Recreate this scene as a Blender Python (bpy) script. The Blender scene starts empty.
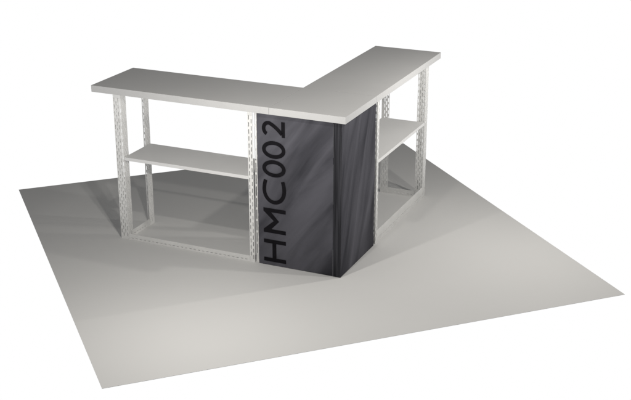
import bpy, bmesh, math, random
from mathutils import Vector, Matrix

scene = bpy.context.scene
COL = scene.collection
R = math.radians

# ------------------------------------------------------------------ layout
# Counter coordinates: u runs along the left arm, v along the right arm, the
# front corner of the worktop is the origin.  Local X = v, local Y = u.
YAW = R(66.02)
TOP = 1.0          # worktop height
TT = 0.041         # worktop thickness
ARM = 1.68         # arm length
DEP = 0.475        # worktop depth
FR = 0.040         # overhang of worktop over the frames
OUT = 1.555        # outer side of the end legs
INN = 0.574        # inner side of the legs next to the fabric
FL = 0.055         # flange of the slotted angle
BACK = 0.352       # back of the frames
PT = 0.0028        # sheet thickness
UND = TOP - TT


# ------------------------------------------------------------------ materials
def new_mat(name):
    m = bpy.data.materials.new(name)
    m.use_nodes = True
    nt = m.node_tree
    return m, nt, nt.nodes['Principled BSDF']


def N(nt, kind, **kw):
    n = nt.nodes.new(kind)
    for k, v in kw.items():
        setattr(n, k, v)
    return n


def ramp(nt, stops):
    n = nt.nodes.new('ShaderNodeValToRGB')
    cr = n.color_ramp
    while len(cr.elements) < len(stops):
        cr.elements.new(0.5)
    for e, (p, c) in zip(cr.elements, stops):
        e.position = p
        e.color = (c[0], c[1], c[2], 1)
    return n


def coords(nt, scale=(1, 1, 1), rot=(0, 0, 0)):
    tc = N(nt, 'ShaderNodeTexCoord')
    mp = N(nt, 'ShaderNodeMapping')
    mp.inputs['Scale'].default_value = scale
    mp.inputs['Rotation'].default_value = rot
    nt.links.new(tc.outputs['Object'], mp.inputs['Vector'])
    return mp.outputs['Vector']


def bump(nt, bsdf, fac, strength, dist):
    b = N(nt, 'ShaderNodeBump')
    b.inputs['Strength'].default_value = strength
    b.inputs['Distance'].default_value = dist
    nt.links.new(fac, b.inputs['Height'])
    nt.links.new(b.outputs['Normal'], bsdf.inputs['Normal'])


def plain(name, c0, c1, rough, scale=6.0, spec=0.3, bmp=0.0, fine=180.0):
    m, nt, p = new_mat(name)
    vec = coords(nt)
    n1 = N(nt, 'ShaderNodeTexNoise')
    n1.inputs['Scale'].default_value = scale
    n1.inputs['Detail'].default_value = 6
    nt.links.new(vec, n1.inputs['Vector'])
    r = ramp(nt, [(0.3, c0), (0.7, c1)])
    nt.links.new(n1.outputs['Fac'], r.inputs['Fac'])
    nt.links.new(r.outputs['Color'], p.inputs['Base Color'])
    p.inputs['Roughness'].default_value = rough
    p.inputs['Specular IOR Level'].default_value = spec
    if bmp:
        n2 = N(nt, 'ShaderNodeTexNoise')
        n2.inputs['Scale'].default_value = fine
        n2.inputs['Detail'].default_value = 3
        nt.links.new(vec, n2.inputs['Vector'])
        bump(nt, p, n2.outputs['Fac'], bmp, 0.001)
    return m


FLOOR_C = (0.44, 0.437, 0.42)
M_floor = plain('floor_vinyl', (0.593, 0.593, 0.588), (0.607, 0.607, 0.602), 0.7, 1.3, 0.12, 0.15, 260)
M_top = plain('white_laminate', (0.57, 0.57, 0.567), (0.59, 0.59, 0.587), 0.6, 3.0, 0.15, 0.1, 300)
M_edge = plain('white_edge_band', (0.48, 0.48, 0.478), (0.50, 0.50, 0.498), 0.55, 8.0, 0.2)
M_shelf = plain('pale_shelf_laminate', (0.69, 0.69, 0.687), (0.72, 0.72, 0.717), 0.55, 4.0, 0.2)
M_metal = plain('powder_coated_steel', (0.70, 0.70, 0.69), (0.77, 0.77, 0.76), 0.5, 14.0, 0.35)


def fabric(name, tilt, lo, hi, streak, shift=(0, 0, 0)):
    """dark grey printed cloth with smoky slanting folds in the print"""
    m, nt, p = new_mat(name)
    vec = coords(nt, rot=tilt)
    sq = N(nt, 'ShaderNodeMapping')
    sq.inputs['Scale'].default_value = streak
    sq.inputs['Location'].default_value = shift
    nt.links.new(vec, sq.inputs['Vector'])
    n1 = N(nt, 'ShaderNodeTexNoise')
    n1.inputs['Scale'].default_value = 1.0
    n1.inputs['Detail'].default_value = 4
    n1.inputs['Roughness'].default_value = 0.5
    n1.inputs['Distortion'].default_value = 0.5
    nt.links.new(sq.outputs['Vector'], n1.inputs['Vector'])
    r = ramp(nt, [(0.28, lo), (0.5, [(a + b) / 2 for a, b in zip(lo, hi)]), (0.74, hi)])
    nt.links.new(n1.outputs['Fac'], r.inputs['Fac'])
    # fine weave grain
    n2 = N(nt, 'ShaderNodeTexNoise')
    n2.inputs['Scale'].default_value = 420
    n2.inputs['Detail'].default_value = 2
    nt.links.new(coords(nt), n2.inputs['Vector'])
    mx = N(nt, 'ShaderNodeMixRGB', blend_type='OVERLAY')
    mx.inputs['Fac'].default_value = 0.12
    nt.links.new(r.outputs['Color'], mx.inputs['Color1'])
    nt.links.new(n2.outputs['Fac'], mx.inputs['Color2'])
    nt.links.new(mx.outputs['Color'], p.inputs['Base Color'])
    p.inputs['Roughness'].default_value = 0.8
    p.inputs['Specular IOR Level'].default_value = 0.06
    bump(nt, p, n2.outputs['Fac'], 0.25, 0.0006)
    return m


M_fab_l = fabric('printed_cloth', (R(-38), 0, 0), (0.024, 0.024, 0.029), (0.118, 0.117, 0.135), (1, 6.0, 1.3), (0, 5.1, 0))
M_fab_r = fabric('printed_cloth_folds', (0, R(-18), 0), (0.026, 0.026, 0.032), (0.112, 0.111, 0.128), (9.0, 1, 1.3))
M_strip = fabric('dark_cloth_strip', (0, 0, 0), (0.010, 0.010, 0.012), (0.050, 0.050, 0.057), (1, 75.0, 2.5))
M_thread = plain('grey_thread', (0.11, 0.11, 0.12), (0.16, 0.16, 0.17), 0.8, 60.0, 0.1)
M_ink = plain('black_print', (0.006, 0.0055, 0.007), (0.009, 0.0085, 0.0105), 0.85, 20.0, 0.08)


# ------------------------------------------------------------------ mesh helpers
def finish(name, bm, mats, parent=None, bevel=0.0):
    bmesh.ops.recalc_face_normals(bm, faces=bm.faces)
    me = bpy.data.meshes.new(name)
    bm.to_mesh(me)
    bm.free()
    for m in (mats if isinstance(mats, (list, tuple)) else [mats]):
        me.materials.append(m)
    o = bpy.data.objects.new(name, me)
    COL.objects.link(o)
    o.parent = parent
    if bevel:
        md = o.modifiers.new('bevel', 'BEVEL')
        md.width = bevel
        md.segments = 2
        md.limit_method = 'ANGLE'
    return o


def uv(u, v, z):
    return (v, u, z)


def add_box(bm, u0, u1, v0, v1, z0, z1, mat=0, top_mat=None):
    c = [bm.verts.new(uv(u, v, z)) for z in (z0, z1) for u, v in ((u0, v0), (u1, v0), (u1, v1), (u0, v1))]
    out = []
    for f in ((3, 2, 1, 0), (4, 5, 6, 7), (0, 1, 5, 4), (1, 2, 6, 5), (2, 3, 7, 6), (3, 0, 4, 7)):
        fc = bm.faces.new([c[i] for i in f])
        fc.material_index = mat
        out.append(fc)
    if top_mat is not None:
        out[0].material_index = top_mat
        out[1].material_index = top_mat
    return out


def slotted(bm, place, w, length, cols, slot_w, slot_l, pitch, t=PT, edge=0.012):
    """A sheet strip w x length with staggered columns of slots cut right through.
    place(a, b, c) maps across, along, through the strip to a vertex position."""
    margin = 0.018
    xs = {0.0, w}
    ys = {0.0, length}
    slots = []
    for k in range(cols):
        cx = w * (k + 0.5) / cols
        x0, x1 = cx - slot_w / 2, cx + slot_w / 2
        xs |= {x0, x1}
        y = margin + (pitch / 2 if k % 2 else 0.0)
        while y + slot_l < length - margin:
            slots.append((x0, x1, y, y + slot_l))
            ys |= {y, y + slot_l}
            y += pitch
    xs, ys = sorted(xs), sorted(ys)
    solid = {}
    for i in range(len(xs) - 1):
        for j in range(len(ys) - 1):
            mx, my = (xs[i] + xs[i + 1]) / 2, (ys[j] + ys[j + 1]) / 2
            solid[i, j] = not any(a < mx < b and c < my < d for a, b, c, d in slots)
    vs = {}

    def vert(i, j, k):
        if (i, j, k) not in vs:
            vs[i, j, k] = bm.verts.new(place(xs[i], ys[j], k * t))
        return vs[i, j, k]
    for (i, j), s in solid.items():
        if not s:
            continue
        bm.faces.new([vert(i, j, 0), vert(i, j + 1, 0), vert(i + 1, j + 1, 0), vert(i + 1, j, 0)])
        bm.faces.new([vert(i, j, 1), vert(i + 1, j, 1), vert(i + 1, j + 1, 1), vert(i, j + 1, 1)])
        for di, dj, a, b in ((-1, 0, (i, j), (i, j + 1)), (1, 0, (i + 1, j), (i + 1, j + 1)),
                             (0, -1, (i, j), (i + 1, j)), (0, 1, (i, j + 1), (i + 1, j + 1))):
            if not solid.get((i + di, j + dj), False):
                bm.faces.new([vert(*a, 0), vert(*b, 0), vert(*b, 1), vert(*a, 1)])


# ------------------------------------------------------------------ floor
bm = bmesh.new()
h = 1.5
c = [bm.verts.new((x, y, z)) for z in (-0.002, 0.0) for x, y in ((-h, -h), (h, -h), (h, h), (-h, h))]
for f in ((3, 2, 1, 0), (4, 5, 6, 7), (0, 1, 5, 4), (1, 2, 6, 5), (2, 3, 7, 6), (3, 0, 4, 7)):
    bm.faces.new([c[i] for i in f])
floor = finish('floor', bm, M_floor)
floor.location = (-0.3365, 0.6941, 0)
floor.rotation_euler = (0, 0, 0.3641)
floor['kind'] = 'structure'

# ------------------------------------------------------------------ counter
counter = bpy.data.objects.new('display_counter', None)
COL.objects.link(counter)
counter.empty_display_size = 0.3
counter.rotation_euler = (0, 0, YAW)
counter['label'] = ('L-shaped white display counter with slotted metal legs, open shelves and '
                    'dark cloth corner lettered HMC002')
counter['category'] = 'counter'

GAP = 0.0007


def board(u0, u1, v0, v1):
    b = bmesh.new()
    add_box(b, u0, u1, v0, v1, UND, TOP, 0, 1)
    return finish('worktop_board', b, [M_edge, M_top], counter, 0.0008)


board(0, DEP, 0, DEP)
board(DEP + 2 * GAP, ARM, 0, DEP)
board(0, DEP, DEP + 2 * GAP, ARM)


def side(flip):
    """place a (across, along arm) pair on the left arm, or mirrored on the right arm"""
    if flip:
        return lambda a, d, z: uv(d, a, z)      # a along v, d = depth in u
    return lambda a, d, z: uv(a, d, z)          # a along u, d = depth in v


SL = dict(slot_w=0.0050, slot_l=0.027, pitch=0.043)


def leg(flip, a0, a1, inner, back, cols=4, set_back=0.0, outer=False, sl=SL):
    """slotted angle upright: one flange in the long face, one on the `inner` side"""
    S = side(flip)
    b = bmesh.new()
    d = BACK - PT if back else FR + set_back
    slotted(b, lambda x, y, z: S(a0 + x, d + z, y), a1 - a0, UND - 0.001, cols, **sl)
    d0, d1 = (BACK - FL, BACK - PT) if back else (FR + set_back + PT, FR + set_back + FL)
    e0 = (a0 if inner == 0 else a1 - PT)
    slotted(b, lambda x, y, z: S(e0 + z, d0 + x, y), d1 - d0, UND - 0.001, 4, 0.0052, 0.027, 0.043)
    if outer:      # lipped channel: a second side flange closes the outer side
        e1 = a1 - PT if inner == 0 else a0
        slotted(b, lambda x, y, z: S(e1 + z, d0 + x, y), d1 - d0, UND - 0.001, 3, **SL)
    return finish('leg', b, M_metal, counter)


def rail(flip, a0, a1, d0, d1, z0, z1, along_arm, row):
    """slotted angle lying on the floor between the uprights: an upright face with one
    row of slots and a plain foot turned inwards"""
    S = side(flip)
    b = bmesh.new()
    hgt = z1 - z0
    if along_arm:
        put = lambda x, y, t: S(a0 + y, d0 + t, z0 + x)
        foot = lambda x, y, t: S(a0 + y, d0 + PT + x, z0 + t)
        ln = a1 - a0
    else:
        put = lambda x, y, t: S(a0 + t, d0 + y, z0 + x)
        foot = lambda x, y, t: S(a0 + PT + x, d0 + y, z0 + t)
        ln = d1 - d0
    # the row sits `row` of the way up the face
    lo = hgt * row - 0.006
    slotted(b, lambda x, y, t: put(x + lo, y, t), 0.012, ln, 1, 0.0040, 0.016, 0.030)
    for x0, x1 in ((0.0, lo), (lo + 0.012, hgt)):
        slotted(b, lambda x, y, t, x0=x0: put(x + x0, y, t), x1 - x0, ln, 0, 0.0, 0.0, 1.0)
    slotted(b, foot, 0.034, ln, 1, 0.006, 0.022, 0.036)
    bmesh.ops.remove_doubles(b, verts=b.verts, dist=0.00001)
    return b


for flip in (False, True):
    S = side(flip)
    leg(flip, OUT - FL, OUT, 0, False, outer=True)
    leg(flip, OUT - FL, OUT - 0.006, 0, True, 3)
    leg(flip, 0.602, 0.635, 1, False, 2)
    leg(flip, 0.602, 0.635, 1, True, 2)
    leg(flip, INN + 0.001, 0.601, 0, False, 2, 0.020, sl=dict(slot_w=0.0075, slot_l=0.060, pitch=0.074))
    r0, r1 = 0.636, OUT - FL - 0.001
    finish('bottom_rail', rail(flip, r0, r1, FR + 0.001, None, 0.0, 0.080 if flip else 0.037, True, 0.30), M_metal, counter)
    finish('bottom_rail', rail(flip, OUT - FL + 0.003, None, FR + FL + 0.001, BACK - FL - 0.001, 0.0, 0.043, False, 0.35), M_metal, counter)
    # shelf
    b = bmesh.new()
    if flip:
        add_box(b, FR + 0.0005, BACK - 0.006, r0, r1, 0.529, 0.550)
    else:
        add_box(b, r0, r1, FR + 0.0005, BACK - 0.006, 0.529, 0.550)
    finish('shelf', b, M_shelf, counter, 0.0012)

# corner upright behind the cloth
b = bmesh.new()
slotted(b, lambda x, y, z: uv(FR + 0.010 + x, FR + 0.010 + z, y), FL, UND - 0.001, 3, **SL)
slotted(b, lambda x, y, z: uv(FR + 0.010 + z, FR + 0.010 + PT + x, y), FL - PT, UND - 0.001, 3, **SL)
finish('leg', b, M_metal, counter)

# cloth panels (gently slack sheets of cloth, 5 mm thick)
ZT = UND - 0.0015
ZB = 0.002


def cloth(flip, a0, a1, mat, label, seed):
    S = side(flip)
    b = bmesh.new()
    rnd = random.Random(seed)
    ph = [rnd.uniform(0, 6.28) for _ in range(4)]
    nx, nz = 36, 60
    g = {}
    for i in range(nx + 1):
        for j in range(nz + 1):
            s, t = i / nx, j / nz
            w = math.sin(math.pi * s) * math.sin(math.pi * t)
            d = FR + w * 0.0016 * (math.sin(5 * s + 3 * t + ph[0]) + math.sin(11 * s - 6 * t + ph[1]))
            g[i, j, 0] = b.verts.new(S(a0 + (a1 - a0) * s, d, ZB + (ZT - ZB) * t))
            g[i, j, 1] = b.verts.new(S(a0 + (a1 - a0) * s, d + 0.005, ZB + (ZT - ZB) * t))
    for k in (0, 1):
        for i in range(nx):
            for j in range(nz):
                b.faces.new([g[i, j, k], g[i + 1, j, k], g[i + 1, j + 1, k], g[i, j + 1, k]])
    for i in range(nx):
        for j in (0, nz):
            b.faces.new([g[i, j, 0], g[i + 1, j, 0], g[i + 1, j, 1], g[i, j, 1]])
    for j in range(nz):
        for i in (0, nx):
            b.faces.new([g[i, j, 0], g[i, j + 1, 0], g[i, j + 1, 1], g[i, j, 1]])
    for f in b.faces:
        f.smooth = True
    o = finish('cloth_panel', b, mat, counter)
    o['label'] = label
    md = o.modifiers.new('edges', 'EDGE_SPLIT')
    md.split_angle = R(40)
    return o


panel_l = cloth(False, 0.0905, INN, M_fab_l, 'dark grey cloth panel printed with HMC002', 3)
panel_r = cloth(True, FR + 0.001, INN, M_fab_r, 'plain dark grey cloth panel with slanting folds', 5)
b = bmesh.new()
add_box(b, FR, 0.0885, FR - 0.0012, FR + 0.006, ZB, ZT)
for za, zb in ((0.005, 0.17), (0.455, 0.70), (0.74, 0.94)):
    add_box(b, 0.0886, 0.0903, FR - 0.0014, FR + 0.002, za, zb, 1)
strip = finish('corner_strip', b, [M_strip, M_thread], counter)
strip['label'] = 'blackish vertical cloth strip at the corner'

# lettering: read upwards, cap height across u, advance along z
BASE, CAP = 0.393, 0.538
ST = 0.0235


def letter_poly(bm_, pts):
    d0, d1 = FR - 0.0032, FR - 0.0022
    a = [bm_.verts.new(uv(BASE + y, d0, x)) for x, y in pts]
    c_ = [bm_.verts.new(uv(BASE + y, d1, x)) for x, y in pts]
    n = len(pts)
    bm_.faces.new(a)
    bm_.faces.new(c_[::-1])
    for i in range(n):
        bm_.faces.new([a[i], a[(i + 1) % n], c_[(i + 1) % n], c_[i]])


def ribbon(bm_, path, widths, closed=False):
    """stroke along a path, as a row of quads joined into one strip"""
    n = len(path)
    L, Rr = [], []
    for i, (x, y) in enumerate(path):
        if closed:
            p, q = path[i - 1], path[(i + 1) % n]
        else:
            p, q = path[max(i - 1, 0)], path[min(i + 1, n - 1)]
        dx, dy = q[0] - p[0], q[1] - p[1]
        l = math.hypot(dx, dy)
        w = widths[i] / 2
        L.append((x - dy / l * w, y + dx / l * w))
        Rr.append((x + dy / l * w, y - dx / l * w))
    d0, d1 = FR - 0.0032, FR - 0.0022
    V = []
    for a, b2 in zip(L, Rr):
        V.append([bm_.verts.new(uv(BASE + p[1], d, p[0])) for p in (a, b2) for d in (d0, d1)])
    for i in range(n if closed else n - 1):
        A, B = V[i], V[(i + 1) % n]
        for s, t in ((0, 1), (1, 3), (3, 2), (2, 0)):
            bm_.faces.new([A[s], B[s], B[t], A[t]])
    if not closed:
        for A in (V[0], V[-1]):
            bm_.faces.new([A[0], A[1], A[3], A[2]])


H = CAP - BASE
glyphs = bmesh.new()
# H
x0, x1 = 0.027, 0.169
yb, yt = H * 0.44, H * 0.61
letter_poly(glyphs, [(x0, 0), (x0 + ST, 0), (x0 + ST, yb), (x1 - ST, yb), (x1 - ST, 0), (x1, 0), (x1, H),
                     (x1 - ST, H), (x1 - ST, yt), (x0 + ST, yt), (x0 + ST, H), (x0, H)])
# M
x0, x1 = 0.213, 0.369
xm = (x0 + x1) / 2
letter_poly(glyphs, [(x0, 0), (x0 + ST, 0), (x0 + ST, H * 0.66), (xm, H * 0.30), (x1 - ST, H * 0.66), (x1 - ST, 0),
                     (x1, 0), (x1, H), (x1 - ST * 0.85, H), (xm, H * 0.535), (x0 + ST * 0.85, H), (x0, H)])
# C
x0, x1 = 0.398, 0.552
rx, ry = 0.088 - ST / 2, H / 2 + 0.004 - ST / 2
cx, cy = x0 + ST / 2 + rx, H / 2
path = []
for k in range(41):
    t = R(58) + (R(360 - 116)) * k / 40
    path.append((cx + rx * math.cos(t), cy + ry * math.sin(t)))
sx = (x1 - 0.006 - cx) / (path[0][0] - cx)
path = [(cx + (px - cx) * (sx if px > cx else 1), py) for px, py in path]
ribbon(glyphs, path, [ST * 0.96] * 41)
# 0 0
for x0, x1 in ((0.568, 0.673), (0.682, 0.790)):
    rx, ry = (x1 - x0) / 2 - ST / 2, H / 2 + 0.003 - ST / 2
    cx, cy = (x0 + x1) / 2, H / 2
    pth = [(cx + rx * math.cos(2 * math.pi * k / 48), cy + ry * math.sin(2 * math.pi * k / 48)) for k in range(48)]
    ribbon(glyphs, pth, [ST * 0.96] * 48, True)
# 2
x0, x1 = 0.817, 0.911
letter_poly(glyphs, [(x0, 0), (x1, 0), (x1, ST * 0.95), (x0 + 0.030, ST * 0.95), (x0, ST * 0.80)])
pth = []
cx, cy = x0 + 0.0455, H - 0.0395
for k in range(25):
    t = R(158) - R(158 + 28) * k / 24
    pth.append((cx + 0.0345 * math.cos(t), cy + 0.0300 * math.sin(t)))
ex, ey = pth[-1]
for k in range(1, 9):
    q = k / 8
    pth.append((ex + (x0 + 0.0190 - ex) * q + 0.006 * math.sin(math.pi * q), ey + (ST * 0.80 - ey) * q))
ribbon(glyphs, pth, [ST * 0.94] * len(pth))
letters = finish('lettering', glyphs, M_ink, counter)
letters.parent = panel_l
letters['label'] = 'black letters HMC002 reading upwards'

# ------------------------------------------------------------------ light
U_ = Vector((math.cos(YAW + math.pi / 2), math.sin(YAW + math.pi / 2), 0))
V_ = Vector((math.cos(YAW), math.sin(YAW), 0))


def lamp(name, u, v, z, strength, radius, col=(1, 0.965, 0.91)):
    l = bpy.data.lights.new(name, 'POINT')
    l.shadow_soft_size = radius
    l.energy = strength
    l.color = col
    o = bpy.data.objects.new(name, l)
    o.location = U_ * u + V_ * v + Vector((0, 0, z))
    COL.objects.link(o)
    return o


lamp('key_or_fill_lamp', 0.46, -1.02, 1.20, 32.5, 0.02)
lamp('key_or_fill_lamp', 0.10, -1.25, 2.10, 39, 0.03)  # added fill lamp, flattens bright floor pools and lifts the worktop
lamp('key_or_fill_lamp', -0.93, 1.02, 1.34, 34.5, 0.022)
lamp('key_or_fill_lamp', -1.15, 0.35, 2.00, 38, 0.03)  # added right-hand fill, fans out shadow edges and evens the floor

w = bpy.data.worlds.new('World')
scene.world = w
w.use_nodes = True
nt = w.node_tree
bg = nt.nodes['Background']
tc = N(nt, 'ShaderNodeTexCoord')
sp = N(nt, 'ShaderNodeSeparateXYZ')
nt.links.new(tc.outputs['Generated'], sp.inputs['Vector'])
AMB = 0.18
r = ramp(nt, [(0.0, (1, 1, 1)), (0.5, (1, 1, 1)), (0.53, (AMB, AMB, AMB)), (1.0, (AMB, AMB, AMB))])
ma = N(nt, 'ShaderNodeMath', operation='MULTIPLY_ADD')
ma.inputs[1].default_value = 0.5
ma.inputs[2].default_value = 0.5
nt.links.new(sp.outputs['Z'], ma.inputs[0])
nt.links.new(ma.outputs[0], r.inputs['Fac'])
nt.links.new(r.outputs['Color'], bg.inputs['Color'])
bg.inputs['Strength'].default_value = 1.0

# ------------------------------------------------------------------ camera
cam = bpy.data.cameras.new('camera')
cam.sensor_width = 36.0
cam.lens = 36.0 * 1172.68 / 631.0
cam.clip_end = 200
co = bpy.data.objects.new('camera', cam)
co.location = (-0.16703, -6.24826, 2.86663)
co.rotation_euler = (math.pi / 2 - 0.360631, 0, 0)
COL.objects.link(co)
scene.camera = co

vs = scene.view_settings
scene.display_settings.display_device = 'sRGB'
vs.view_transform = 'Standard'
vs.look = 'None'
vs.exposure = 0.0
vs.gamma = 1.0
scene.cycles.use_denoising = True
scene.cycles.max_bounces = 6
